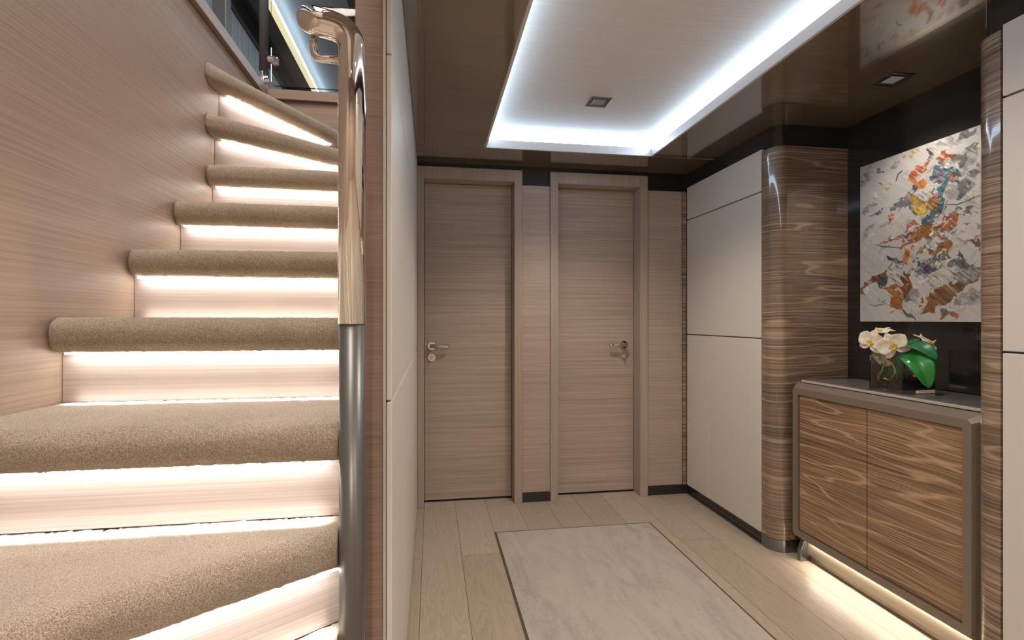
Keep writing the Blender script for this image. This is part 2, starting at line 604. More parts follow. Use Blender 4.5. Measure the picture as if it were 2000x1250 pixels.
# recessed light: panel, trim ring, light strip behind the ring
cl = thing('ceiling_light', 'large recessed rectangular ceiling light with a bright cool white edge', 'ceiling light', (0.79, 1.53, ZC))
obj('panel', bx(B(), RX0 - .06, RX1 + .06, RY0 - .06, RY1 + .06, 2.222, 2.235), 'ceil_panel', cl)
def ring(bm, x0, x1, y0, y1, t, z0, z1):
    bx(bm, x0 - t, x0, y0 - t, y1 + t, z0, z1)
    bx(bm, x1, x1 + t, y0 - t, y1 + t, z0, z1)
    bx(bm, x0, x1, y0 - t, y0, z0, z1)
    bx(bm, x0, x1, y1, y1 + t, z0, z1)
b = B(); ring(b, RX0, RX1, RY0, RY1, .012, ZC - .001, 2.166); obj('trim_ring', b, 'ceil_trim', cl)
b = B(); ring(b, RX0 - .010, RX1 + .010, RY0 - .010, RY1 + .010, .012, 2.166, 2.2215); obj('light_strip', b, 'led_cove', cl)


def downlight(x, y, z, label, group, power, size=.105, spot=75, depth=.006, dirv=(0, 0, -1)):
    t = thing('downlight', label, 'downlight', (x, y, z), group)
    h = size / 2
    b = B()
    for (a0, a1, c0, c1) in ((-h, h, -h, -h + .022), (-h, h, h - .022, h), (-h, -h + .022, -h + .022, h - .022), (h - .022, h, -h + .022, h - .022)):
        bx(b, x + a0, x + a1, y + c0, y + c1, z - depth, z - .0002)
    obj('bezel', b, 'steel_dark', t, bevel=.001)
    obj('lamp_face', bx(B(), x - h + .022, x + h - .022, y - h + .022, y + h - .022, z - .0025, z - .0004), 'lamp', t)
    ld = bpy.data.lights.new('spot', 'SPOT')
    ld.energy = power
    ld.color = WARM
    ld.spot_size = math.radians(spot)
    ld.spot_blend = 0.8
    ld.shadow_soft_size = 0.02
    lo = bpy.data.objects.new('spot', ld)
    COL.objects.link(lo)
    lo.parent = t
    lo.location = (0, 0, -.015)
    lo.rotation_mode = 'QUATERNION'
    lo.rotation_quaternion = Vector((0, 0, -1)).rotation_difference(Vector(dirv).normalized())

GD = 'square recessed downlights'
downlight(0.809, 2.416, 2.222, 'small square downlight in the pale illuminated ceiling panel', GD, 20, spot=120)
downlight(1.832, 1.798, ZC, 'small square downlight in the dark ceiling above the painting', GD, 7, spot=120)
for x_, y_, lb in ((0.809, 1.10, 'square downlight in the ceiling light panel straight above the near end of the rug'),
                   (0.809, -0.35, 'added unseen square fill downlight in the ceiling light panel behind the viewpoint')):  # the rear one is unseen, added as fill for the foyer
    downlight(x_, y_, 2.222, lb, GD, 18, spot=150)
downlight(-0.05, -0.75, ZC, 'added unseen square fill downlight in the dark ceiling behind the viewpoint, above the foot of the stairs', GD, 52, spot=150)  # unseen, added to light the tread noses from the front
downlight(1.45, -0.75, ZC, 'added unseen square fill downlight in the dark ceiling behind the viewpoint, by the pale panels', GD, 13, spot=150)  # unseen, added to brighten the near right side

# floor inlay
rg = thing('rug', 'pale beige rectangular floor inlay with a thin brown border', 'rug', (0.78, 1.5, 0))
RG = (0.337, 1.224, 0.25, 2.75)
obj('border', bx(B(), RG[0], RG[1], RG[2], RG[3], 0.0, 0.0026), 'inlay_border', rg)
obj('field', bx(B(), RG[0] + .009, RG[1] - .009, RG[2] + .009, RG[3] - .009, 0.0005, 0.0035), 'rug', rg)

# ------------------------------------------------------------------ staircase
stair = thing('staircase', 'carpeted winding staircase with lit risers climbing to the left of the steel pole', 'staircase', (-.5, 1.3, 0))
RISE = .19
def lerp_poly(P, s):
    L = [0]
    for a, c in zip(P, P[1:]): L.append(L[-1] + (Vector(c) - Vector(a)).length)
    d = s * L[-1]
    for i in range(len(P) - 1):
        if d <= L[i + 1] + 1e-9:
            t = (d - L[i]) / max(1e-9, L[i + 1] - L[i])
            return Vector(P[i]).lerp(Vector(P[i + 1]), t)
    return Vector(P[-1])

XE = -0.1675
XW = XL + .0015
# number: (top z, nose line left->right, back line left->right, riser line under the nose)
def zt(n): return 1.155 + (n - 3) * RISE
TREADS = {
    -1: ([(-.19, .08), (XE, .92)], [(-.62, .22), (-.24, .95)], [(-.235, .08), (-.215, .93)]),
    0: ([(-.57, .19), (XE, .925)], [(XW, .55), (XE, 1.00)], [(-.64, .24), (-.215, .985)]),
    1: ([(XW, .487), (XE, .948)], [(XW, 1.02), (XE, 1.02)], [(XW, .545), (XE, 1.005)]),
    2: ([(XW, .963), (XE, .963)], [(XW, 1.29), (XE, 1.29)], [(XW, 1.025), (XE, 1.025)]),
    3: ([(XW, 1.232), (XE, 1.222)], [(XW, 1.57), (XE, 1.57)], [(XW, 1.292), (XE, 1.292)]),
    4: ([(XW, 1.525), (XE, 1.495)], [(XW, 1.84), (XE, 1.84)], [(XW, 1.575), (XE, 1.56)]),
    5: ([(XW, 1.775), (XE, 1.785)], [(XW, 2.08), (XE, 2.09)], [(XW, 1.84), (XE, 1.85)]),
    6: ([(XW, 2.015), (XE, 2.045)], [(XW, 2.09), (XE, 2.62)], [(XW, 2.09), (XE, 2.11)]),
    7: ([(XW, 2.015), (XE, 2.56)], [(XW, 2.16), (-.52, 2.69), (XE, 2.69)], [(XW, 2.11), (XE, 2.62)]),
    8: ([(XW, 2.015), (-.440, 2.698)], [(XW, 2.10), (XW, 2.698)], [(XW, 2.15), (-.510, 2.698)]),
}
TK = .076
rng = np.random.default_rng(3)
for n, (F, Bk, Rl) in TREADS.items():
    z = zt(n)
    Lf = (Vector(F[1]) - Vector(F[0])).length
    NS = max(20, int(Lf / .006))
    d = (Vector(F[1]) - Vector(F[0])).normalized()
    inward = Vector((-d.y, d.x))
    if inward.dot(Vector(lerp_poly(Bk, .5)) - Vector(lerp_poly(F, .5))) < 0: inward = -inward
    rings = []
    r = .034
    for i in range(NS + 1):
        s = i / NS
        f = lerp_poly(F, s)
        k = lerp_poly(Bk, s)
        # the carpet rounds back where it meets the wall
        e = s * Lf
        if e < .022 and n != -1: f = f + inward * (.022 - math.sqrt(max(0, .022 ** 2 - (.022 - e) ** 2)))
        g = k - f
        dep = g.length
        g = g.normalized() if dep > 1e-6 else inward
        if g.dot(inward) < .25: g = inward; 
        prof = []
        nb = max(4, 14)
        for q in range(nb): prof.append((max(dep, r + .004) + (r - max(dep, r + .004)) * q / nb, z))       # top, back to front
        for q in range(10): a = PI / 2 * q / 9; prof.append((r - r * math.sin(a), z - r + r * math.cos(a)))
        for q in range(1, 10): a = PI / 2 * q / 9; prof.append((r - r * math.cos(a), z - TK + r - r * math.sin(a)))
        bd = min(max(dep, r + .004), .10)
        for q in range(1, 5): prof.append((r + (bd - r) * q / 4, z - TK))
        ring_ = []
        for (w, zz) in prof:
            jx, jz = rng.normal(0, .0007), rng.normal(0, .0007)
            ring_.append((f.x + g.x * w, f.y + g.y * w + jx, zz + jz))
        rings.append(ring_)
    bm = B()
    loft(bm, rings, cap=True, closed=True)
    for v in bm.verts:                                  # stay clear of the side walls
        v.co.x = max(v.co.x, XL + .001)
        if v.co.y > 1.12: v.co.x = min(v.co.x, XS - .001)
        v.co.y = min(v.co.y, 2.699)
    tr = obj('tread', bm, 'carpet', stair, smooth=True)
    # riser board under the nose, standing on the tread below
    a, c = Vector(Rl[0]), Vector(Rl[1])
    dd = (c - a).normalized(); nn = Vector((-dd.y, dd.x))
    if nn.dot(inward) < 0: nn = -nn
    q = [a, c, c + nn * .016, a + nn * .016]
    bm = B()
    prism(bm, [(min(max(p.x, XL + .001), XE), min(p.y, 2.699)) for p in q], z - RISE - (.0 if n > -1 else z - RISE), z - TK + .004)
    obj('riser', bm, 'riser', stair)
    # light strip tucked behind the nose
    a2, c2 = a - nn * .026, c - nn * .026
    a2 = a2 + dd * .02; c2 = c2 - dd * .02
    q = [a2, c2, c2 + nn * .012, a2 + nn * .012]
    if n > -1:
        bm = B()
        prism(bm, [(min(max(p.x, XL + .004), XE), min(p.y, 2.694)) for p in q], z - TK - .005, z - TK - .001)
        obj('light_strip', bm, 'led_stair', tr)
        # the lensed lamp of that strip, washing the foot of the riser
        la, lc = a - nn * .024 + dd * .01, c - nn * .024 - dd * .01
        ld = bpy.data.lights.new('strip_lamp', 'AREA'); ld.shape = 'RECTANGLE'
        ld.size = (lc - la).length * (.93 if n < 7 else .86); ld.size_y = .010
        ld.energy = 1.25 * ld.size; ld.color = (1.0, .96, .92); ld.spread = math.radians(34)
        lo = bpy.data.objects.new('strip_lamp', ld); COL.objects.link(lo)
        mid = (la + lc) / 2
        lo.location = (mid.x, mid.y, z - TK - .007)
        lo.rotation_euler = (0, 0, math.atan2(dd.y, dd.x))

# handrail with its pole
hr = thing('handrail', 'polished steel handrail bending over from a vertical pole beside the stairs', 'handrail', (-.143, .964, 0))
PX, PY = -.143, .964
obj('pole_sleeve', tube(B(), [(PX, PY, 0.0), (PX, PY, 1.143)], .0226, 32), 'sleeve', hr, smooth=True)
d = Vector((0, .86, .50))
RZ = 1.681
path = [Vector((PX, PY, 1.143)), Vector((PX, PY, RZ - .006)), Vector((-.216, PY - .012, RZ + .002)), Vector((-.216, PY - .012, RZ + .002)) + d * .95]
path = fillet(path, [0, .058, .026, 0], 16)
obj('rail', tube(B(), path, .0240, 36), 'chrome', hr, smooth=True)
b = B()
br_ = fillet([(-.212, .978, 1.672), (-.212, .978, 1.628), (-.150, .972, 1.624)], [0, .018, 0], 10)
tube(b, br_, .0072, 18)
obj('bracket', b, 'chrome', hr, smooth=True)

# ------------------------------------------------------------------ sideboard in the niche
sb = thing('sideboard', 'dark veneered two door sideboard in a bronze frame, floor beneath it brightly lit', 'sideboard', (1.9, 1.81, 0))
def outline(x, y0, y1, z0, z1, c):
    return [(x, y0 + c, z0), (x, y1 - c, z0), (x, y1, z0 + c), (x, y1, z1 - c), (x, y1 - c, z1), (x, y0 + c, z1), (x, y0, z1 - c), (x, y0, z0 + c)]
DY0, DY1, DZ0, DZ1 = 1.432, 2.196, .152, .794
b = B()
loft(b, [outline(2.05, 1.378, 2.262, .098, .848, .018), outline(1.757, 1.378, 2.262, .098, .848, .018),
         outline(1.720, 1.402, 2.230, .120, .826, .012),
         outline(1.7195, DY0 - .001, DY1 + .001, DZ0 - .001, DZ1 + .001, .0005),
         outline(1.738, DY0, DY1, DZ0, DZ1, .0005)], cap=True)
obj('frame', b, 'bronze', sb, bevel=.0012)
for y0, y1 in ((DY0 + .003, 1.8100), (1.8145, DY1 - .003)):
    obj('door', bx(B(), 1.7285, 1.744, y0, y1, DZ0 + .003, DZ1 - .002), 'zebra_door', sb, bevel=.0012)
tp = obj('top', bx(B(), 1.768, 2.055, 1.378, 2.225, .850, .862), 'stone_top', sb, bevel=.001)
obj('edge_trim', bx(B(), 1.764, 1.7685, 1.378, 2.225, .851, .861), 'stone_edge', tp, bevel=.001)
obj('under_rail', bx(B(), 1.772, 1.80, 1.40, 2.24, .034, .099), 'bronze', sb, bevel=.002)
obj('plinth', bx(B(), 1.790, 2.05, 1.385, 2.255, 0.0, .033), 'zebra', sb)
obj('light_strip', bx(B(), 1.758, 1.7705, 1.43, 2.18, .0976, .0990), 'led_board', sb)
for y in (2.205, 1.415):
    bm = B()
    pts = [(1.735, 0.0), (1.80, 0.0), (1.80, .100), (1.752, .100), (1.735, .055)]
    rings = [[(x, yy, z) for x, z in pts] for yy in (y - .012, y + .012)]
    loft(bm, rings)
    obj('foot', bm, 'steel_dark', sb, bevel=.002)

# ------------------------------------------------------------------ painting
PXF = 2.030
CY0, CY1, CZ0, CZ1 = 1.470, 2.166, 1.143, 1.881
def make_painting():
    H = W = 420
    yy = np.linspace(CY1, CY0, W)[None, :].repeat(H, 0)      # column 0 = left in the picture
    zz = np.linspace(CZ1, CZ0, H)[:, None].repeat(W, 1)
    r = np.random.default_rng(11)

    def nz(cells, sx=1.0, sy=1.0, ang=0.0):
        """value noise, optionally stretched along a direction"""
        ca, sa = math.cos(ang), math.sin(ang)
        u = (yy - CY0) / .7; v = (zz - CZ0) / .7
        a = (u * ca + v * sa) * cells * sx + 50; b_ = (-u * sa + v * ca) * cells * sy + 50
        g = r.random((128, 128))
        ia, ib = np.floor(a).astype(int), np.floor(b_).astype(int)
        fa, fb = a - ia, b_ - ib
        fa = fa * fa * (3 - 2 * fa); fb = fb * fb * (3 - 2 * fb)
        def G(i, j): return g[i % 128, j % 128]
        return (G(ia, ib) * (1 - fa) + G(ia + 1, ib) * fa) * (1 - fb) + (G(ia, ib + 1) * (1 - fa) + G(ia + 1, ib + 1) * fa) * fb

    D45 = math.radians(-50)
    wx = (nz(9) - .5) * .030 + (nz(26) - .5) * .026 + (nz(70) - .5) * .014
    wz = (nz(9) - .5) * .030 + (nz(26) - .5) * .026 + (nz(70) - .5) * .014
    streak = nz(5, 12, 1, D45) * .6 + nz(9, 14, 1.2, D45) * .4
    speck = nz(95)
    fine = nz(10, 9, 1.0, D45) * .5 + nz(24, 6, 1.2, D45) * .5
    big_f = nz(7, 2.5, 1, D45)
    img = np.zeros((H, W, 3))
    hgt = np.zeros((H, W))
    base = np.array((.60, .575, .545)); cool = np.array((.42, .44, .475)); warmc = np.array((.66, .61, .54))
    k1 = np.clip((nz(3) - .35) * 1.8, 0, 1)[..., None]
    img[:] = base
    img = img * (1 - k1 * .55) + cool * k1 * .55
    k2 = np.clip((nz(4) - .5) * 2, 0, 1)[..., None]
    img = img * (1 - k2 * .4) + warmc * k2 * .4
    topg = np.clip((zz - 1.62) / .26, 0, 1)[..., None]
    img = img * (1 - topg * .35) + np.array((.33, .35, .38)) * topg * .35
    img *= (.80 + .2 * streak)[..., None]

    def cv(p):
        q = at_X(p[0] / 3.05 + 1640, p[1] / 3.05 + 230, PXF)
        return q.y, q.z

    def put(mask, col, col2, soft=.0):
        nonlocal img, hgt
        c = np.array(col)[None, None] * (1 - streak[..., None]) + np.array(col2)[None, None] * streak[..., None]
        c = c * (.62 + .45 * speck[..., None])
        dk_ = np.clip((fine - .56) * 7, 0, 1)[..., None] * .75          # bristle marks, darker and paler
        c = c * (1 - dk_ * .7)
        lt_ = np.clip((.40 - fine) * 7, 0, 1)[..., None] * np.clip((big_f - .45) * 4, 0, 1)[..., None] * .7
        c = c * (1 - lt_) + np.array((.62, .59, .55)) * lt_
        m = mask[..., None]
        img = img * (1 - m) + c * m
        hgt = np.maximum(hgt, mask * (.4 + .6 * streak))

    def S(pts, w, col, col2=None, taper=.6, dry=.15, a=.95, warp=.9):
        P = [cv(p) for p in pts]
        col2 = col2 or tuple(min(1, v * 1.7 + .02) for v in col)
        best = np.full((H, W), 9.0)
        X, Z = yy + wx * warp, zz + wz * warp
        n = len(P) - 1
        for i in range(n):
            (x0, z0), (x1, z1) = P[i], P[i + 1]
            dx, dz = x1 - x0, z1 - z0
            t = np.clip(((X - x0) * dx + (Z - z0) * dz) / (dx * dx + dz * dz + 1e-9), 0, 1)
            d_ = np.hypot(X - x0 - t * dx, Z - z0 - t * dz)
            T = (i + t) / n
            ww = w * .00050 * (1 - taper * np.abs(2 * T - 1) ** 2)
            best = np.minimum(best, d_ / ww)
        m = np.clip((1.1 - best) * 4, 0, 1)
        m *= np.clip((streak - dry * best) * 6 + .6, 0, 1) * a
        put(m, col, col2)

    def P_(pts, col, col2=None, a=.95, warp=1.0):
        P = [cv(p) for p in pts]
        col2 = col2 or tuple(min(1, v * 1.7 + .02) for v in col)
        X, Z = yy + wx * warp, zz + wz * warp
        ins = np.zeros((H, W), bool)
        j = len(P) - 1
        for i in range(len(P)):
            (xi, zi), (xj, zj) = P[i], P[j]
            c = ((zi > Z) != (zj > Z)) & (X < (xj - xi) * (Z - zi) / (zj - zi + 1e-12) + xi)
            ins ^= c
            j = i
        put(ins * a, col, col2)

    DK = (.035, .035, .035); GR = (.16, .155, .15); TEAL = (.02, .13, .17); RUST = (.30, .075, .02)
    OR = (.62, .14, .015); OC = (.36, .17, .02); YE = (.75, .42, .02); WH = (.72, .68, .64); BR = (.14, .07, .03); PU = (.10, .10, .15)
    # washes and grey strokes
    for p, w in (([(130, 400), (180, 330)], 45), ([(125, 560), (200, 500)], 40), ([(300, 290), (360, 270)], 40), ([(600, 150), (800, 80)], 55),
                 ([(700, 330), (830, 170)], 75), ([(740, 420), (835, 300)], 60), ([(650, 450), (760, 440)], 60), ([(130, 720), (190, 650)], 30),
                 ([(700, 700), (760, 760)], 30), ([(690, 1120), (830, 1040)], 60), ([(430, 960), (450, 1080)], 70), ([(430, 1000), (520, 940)], 50)):
        S(p, w, GR, (.42, .42, .43), dry=.6, a=.75)
    for p, w in (([(260, 440), (300, 410)], 60), ([(760, 420), (800, 560)], 70), ([(400, 880), (440, 800)], 70), ([(580, 960), (660, 900)], 90)):
        S(p, w, (.58, .54, .38), (.66, .62, .50), dry=.4, a=.6)
    P_([(630, 180 + 60), (740, 215), (750, 260), (690, 330), (640, 300), (600, 280)], (.09, .08, .07), (.2, .18, .16), .85)
    S([(800, 80), (730, 110), (690, 120)], 36, DK, (.3, .3, .3)); S([(838, 150), (760, 190), (700, 260)], 30, (.07, .07, .07), (.3, .3, .3))
    S([(838, 330), (780, 350), (720, 400)], 44, (.06, .06, .055), (.3, .3, .28))
    P_([(590, 290), (700, 285), (705, 340), (660, 400), (625, 450), (600, 515), (565, 480), (595, 430), (600, 385), (545, 365)], TEAL, (.05, .26, .30))
    S([(640, 300), (600, 350), (560, 370)], 40, PU, (.2, .2, .26)); S([(600, 480), (560, 560), (490, 630)], 46, TEAL, (.10, .16, .10))
    S([(690, 380), (740, 430), (700, 480)], 44, PU, (.22, .23, .22)); S([(680, 340), (650, 400)], 22, RUST, (.5, .2, .05))
    S([(560, 255), (480, 310), (412, 335)], 34, OR, (.45, .16, .08)); S([(415, 338), (500, 385), (520, 380)], 34, OR, (.85, .28, .03))
    S([(622, 185), (630, 240)], 22, RUST, OR); S([(600, 240), (680, 250)], 40, (.25, .07, .02), OR); S([(390, 226), (400, 230)], 20, RUST)
    S([(430, 235), (480, 180)], 24, (.45, .42, .2), (.55, .3, .08)); S([(530, 185), (565, 225), (545, 245)], 22, DK); S([(590, 285), (640, 300), (705, 305)], 10, WH, WH)
    P_([(470, 440), (500, 400), (570, 380), (605, 400), (585, 450), (560, 490), (520, 485)], WH, (.74, .71, .69))
    S([(470, 395), (400, 480), (315, 560)], 46, PU, (.28, .25, .25)); S([(450, 420), (400, 470)], 20, RUST, (.3, .15, .1))
    P_([(420, 470), (470, 450), (530, 490), (515, 540), (455, 575), (425, 535)], OC, YE); P_([(430, 520), (500, 500), (510, 540), (455, 570)], YE, (.85, .60, .04))
    S([(520, 515), (570, 492)], 34, OR, YE); S([(415, 490), (420, 540), (455, 575)], 12, PU, (.1, .2, .35), warp=.2)
    S([(225, 405), (252, 402)], 12, BR, RUST); S([(330, 380), (350, 335), (375, 312)], 8, DK, DK, warp=.2); S([(215, 300), (250, 325)], 14, (.1, .1, .1))
    S([(170, 580), (220, 560), (275, 548)], 18, PU, (.3, .3, .33)); S([(282, 590), (305, 600), (290, 640)], 22, RUST, OR)
    # fan and the ochre centre
    P_([(615, 570), (700, 572), (712, 608), (655, 680), (610, 700), (585, 640)], OC, OR)
    P_([(470, 650), (560, 610), (600, 640), (625, 700), (665, 760), (640, 800), (530, 830), (560, 760), (500, 740), (370, 770), (355, 700), (420, 680)], (.33, .10, .02), OC)
    S([(560, 620), (480, 680), (380, 700)], 44, RUST, OC); S([(590, 560), (560, 620)], 10, WH, WH); S([(612, 560), (590, 625)], 10, WH, WH); S([(632, 580), (620, 640)], 8, WH, WH)
    S([(600, 680), (650, 700), (670, 690)], 34, WH, WH); S([(520, 790), (560, 740), (600, 730)], 36, WH, WH)
    S([(245, 740), (320, 705), (390, 690)], 26, (.40, .16, .12), (.5, .3, .22)); S([(255, 738), (400, 670), (500, 635)], 10, WH, WH, warp=.3)
    S([(385, 665), (420, 620), (455, 642)], 22, OR, (.4, .1, .05)); S([(380, 700), (440, 705)], 24, (.03, .13, .22), TEAL); S([(360, 720), (420, 710), (450, 740)], 30, OR, (.6, .35, .3))
    S([(490, 640), (520, 620)], 22, (.02, .18, .3), TEAL)
    S([(655, 765), (600, 790), (540, 830)], 60, (.30, .11, .015), OC); S([(480, 860), (520, 905), (560, 900)], 40, (.02, .10, .20), PU)
    S([(500, 870), (560, 835), (640, 805)], 34, (.03, .06, .09), (.35, .30, .15)); S([(520, 850), (600, 800), (640, 790)], 8, WH, WH)
    S([(392, 795), (395, 830), (378, 880)], 44, OR, (.9, .25, .01)); S([(295, 830), (330, 850), (365, 860)], 12, DK, DK); S([(365, 860), (330, 880), (290, 940)], 18, DK, (.1, .12, .1))
    S([(215, 755), (280, 770), (360, 775)], 6, DK, DK, warp=.2); S([(355, 770), (400, 750)], 36, (.2, .15, .07), (.4, .2, .05))
    S([(620, 508), (700, 518), (838, 463)], 5, DK, DK, warp=.15, taper=.4); S([(735, 545), (790, 520)], 16, (.12, .12, .11)); S([(680, 690), (700, 670)], 22, (.2, .2, .2))
    for _ in range(170):                                         # loose diagonal brush marks all over
        x, y = r.uniform(130, 835), r.uniform(90, 1190)
        l = r.uniform(20, 70); a_ = math.radians(r.uniform(25, 60))
        g_ = r.choice([.30, .38, .5, .62, .70]) ; c_ = (g_, g_ * .98, g_ * .96 + .02)
        S([(x, y), (x + l * math.cos(a_), y - l * math.sin(a_))], r.uniform(8, 26), c_, tuple(min(.75, v + .12) for v in c_), dry=.6, a=.5)
    for _ in range(110):                                         # small marks where the colours crowd together
        k = r.random(); x = r.normal(560 + 60 * (1 - k), 75) - 160 * k * k; y = 280 + 800 * k + r.normal(0, 50)
        l = r.uniform(15, 45); a_ = math.radians(r.uniform(20, 70))
        c_ = [DK, TEAL, RUST, OC, WH, WH, BR, (.25, .27, .28), (.03, .10, .09)][r.integers(9)]
        S([(x, y), (x + l * math.cos(a_), y - l * math.sin(a_))], r.uniform(5, 15), c_, dry=.5, a=.85)
    # lower left figure
    S([(300, 910), (250, 1010)], 50, (.02, .06, .05), (.08, .13, .1)); S([(150, 1010), (220, 965), (290, 930)], 34, (.12, .04, .03), (.35, .16, .1))
    S([(385, 930), (400, 990), (390, 1060)], 60, (.02, .07, .07), RUST); S([(330, 1010), (390, 1020), (410, 960)], 26, RUST, OR)
    S([(345, 880), (325, 930), (360, 990)], 54, WH, (.4, .42, .44)); P_([(245, 1025), (310, 1010), (385, 1060), (385, 1115), (330, 1135), (290, 1100), (300, 1060)], RUST, (.5, .25, .02))
    S([(440, 960), (480, 990), (500, 960)], 60, WH, WH); S([(405, 1060), (430, 1080)], 50, (.12, .17, .18), (.3, .35, .36)); S([(180, 1105), (290, 1105)], 7, DK, (.2, .2, .2))
    S([(375, 1125), (400, 1175), (460, 1195)], 18, (.05, .04, .03), (.3, .28, .25)); S([(130, 1010), (150, 1040)], 26, RUST, (.2, .2, .1)); S([(490, 1080), (500, 1075)], 22, OR, RUST)
    # brown wing and hatch lower right
    P_([(505, 1175), (530, 1080), (600, 1030), (700, 985), (838, 925), (838, 955), (760, 1010), (670, 1095), (590, 1150)], BR, OC)
    S([(560, 1060), (640, 1030), (720, 1000)], 22, RUST, (.45, .28, .12)); S([(640, 845), (720, 865), (830, 905)], 44, (.03, .035, .03), (.25, .25, .24))
    S([(690, 930), (760, 930), (835, 900)], 70, (.045, .045, .04), (.55, .55, .53), dry=.5); S([(510, 960), (600, 860)], 10, (.2, .2, .2)); S([(690, 800), (720, 830)], 14, DK)
    P_([(560, 960), (650, 880), (700, 950), (640, 1010), (570, 1040)], (.60, .56, .50), (.70, .67, .60)); S([(740, 742), (838, 712)], 16, (.35, .10, .06), (.5, .3, .22)); P_([(785, 740), (845, 725), (845, 785), (810, 775)], (.10, .06, .035))
    S([(595, 1195), (650, 1165), (715, 1192)], 24, RUST, (.45, .2, .06)); S([(650, 1150), (620, 1180)], 30, (.12, .12, .12)); S([(520, 1165), (600, 1150)], 12, OR, RUST)
    S([(510, 1060), (505, 1150)], 7, WH, WH, warp=.2); S([(805, 640), (838, 660)], 26, (.2, .22, .25), (.4, .42, .44))
    for _ in range(60):                                          # paint spatter
        x, y = r.normal(520, 130), r.normal(760, 230)
        if 130 < x < 830 and 150 < y < 1180: S([(x, y), (x + 4, y - 3)], r.uniform(3, 6), WH, WH, taper=0, warp=.1)

    bm_verts = []
    me = bpy.data.meshes.new('canvas')
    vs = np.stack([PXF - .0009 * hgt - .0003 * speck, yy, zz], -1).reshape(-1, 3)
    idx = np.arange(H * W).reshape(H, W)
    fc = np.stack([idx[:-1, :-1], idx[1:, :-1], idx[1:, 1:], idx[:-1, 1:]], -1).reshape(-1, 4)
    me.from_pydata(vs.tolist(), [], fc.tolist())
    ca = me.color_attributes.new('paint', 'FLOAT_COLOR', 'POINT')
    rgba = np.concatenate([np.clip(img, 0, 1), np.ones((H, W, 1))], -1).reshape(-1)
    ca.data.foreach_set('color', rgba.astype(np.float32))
    for p in me.polygons: p.use_smooth = True
    m, nt, bs = new_mat('oil_paint')
    at = nt.nodes.new('ShaderNodeAttribute'); at.attribute_name = 'paint'
    nt.links.new(at.outputs['Color'], bs.inputs['Base Color'])
    bs.inputs['Roughness'].default_value = .45
    n1 = noise(nt, mapped(nt, (60, 300, 120)), 1, 4)
    bump(nt, bs, n1, .4, .001)
    me.materials.append(m)
    t = thing('painting', 'unframed abstract canvas with orange, teal and grey brush strokes on the black niche wall', 'painting', (XN, 1.82, 1.5))
    o = bpy.data.objects.new('canvas', me); COL.objects.link(o); o.parent = t
    o.matrix_parent_inverse = Matrix.Translation(-Vector(t.location))
    obj('stretcher', bx(B(), PXF + .0003, XN - .001, CY0, CY1, CZ0, CZ1), 'leather', t)
make_painting()

# ------------------------------------------------------------------ vase and orchid
ZT = .862
VX0, VX1, VY0, VY1 = 1.803, 1.951, 1.727, 1.877
vs = thing('vase', 'square clear glass vase with dark pebbles and water on the sideboard', 'vase', ((VX0 + VX1) / 2, (VY0 + VY1) / 2, ZT))
b = B()
w = .005
zb0, zb1, zb2 = ZT + .001, ZT + .014, ZT + .160
def rect(x0, x1, y0, y1, z): return [(x0, y0, z), (x1, y0, z), (x1, y1, z), (x0, y1, z)]
loft(b, [rect(VX0, VX1, VY0, VY1, zb0), rect(VX0, VX1, VY0, VY1, zb2), rect(VX0 + w, VX1 - w, VY0 + w, VY1 - w, zb2), rect(VX0 + w, VX1 - w, VY0 + w, VY1 - w, zb1)])
obj('glass_body', b, 'glass', vs, bevel=.0008)
obj('water', bx(B(), VX0 + w + .0005, VX1 - w - .0005, VY0 + w + .0005, VY1 - w - .0005, zb1 + .0005, ZT + .074), 'water', vs)
rr = random.Random(5)
GP = 'dark pebbles in the vase'
spots = [(i, j) for i in range(4) for j in range(4)]
pb_mesh = None
for lay in range(2):
    for (i, j) in spots:
        if lay == 1 and rr.random() < .35: continue
        px_ = VX0 + .022 + i * .0345 + rr.uniform(-.003, .003)
        py_ = VY0 + .022 + j * .0350 + rr.uniform(-.003, .003)
        if pb_mesh is None:
            b = B(); bmesh.ops.create_icosphere(b, subdivisions=3, radius=.0152)
            for v in b.verts:
                v.co.z *= .72; v.co.x *= 1 + .08 * math.sin(v.co.y * 300); v.co.y *= .93 + .06 * math.cos(v.co.x * 260)
            po = obj('pebble', b, 'pebble', smooth=True); pb_mesh = po
        else:
            po = pb_mesh.copy(); COL.objects.link(po)
        po.location = (px_, py_, zb1 + .0125 + lay * .0225)
        po.rotation_euler = (0, 0, rr.uniform(0, 6))
        tag(po, 'dark polished pebble under water in the square glass vase', 'pebble', GP)

orc = thing('orchid', 'cream orchid with yellow centres and broad green leaves in the square glass vase', 'orchid', (1.86, 1.80, ZT + .06))

# frame that faces the viewer, to lay the blooms out around the vase
VX = Vector((CT, -ST, 0)); VD = Vector((ST, CT, 0)); VZ = Vector((0, 0, 1))
VC = Vector((1.85, 1.80, 0)); fwd = Vector((1.85, 1.80, 0)).normalized(); sidev = Vector((fwd.y, -fwd.x, 0))
def op(x, y, off=0.0):
    """point near the vase: on the upright plane through its middle, seen at photo pixel x, y; off = metres nearer"""
    u, v = (x - 1000) / 1000, (625 - y) / 1000
    r_ = VX * u + VD + VZ * v
    k = VC.dot(fwd) / r_.dot(fwd)
    k -= off
    return r_ * k + Vector((0, 0, CAMZ))

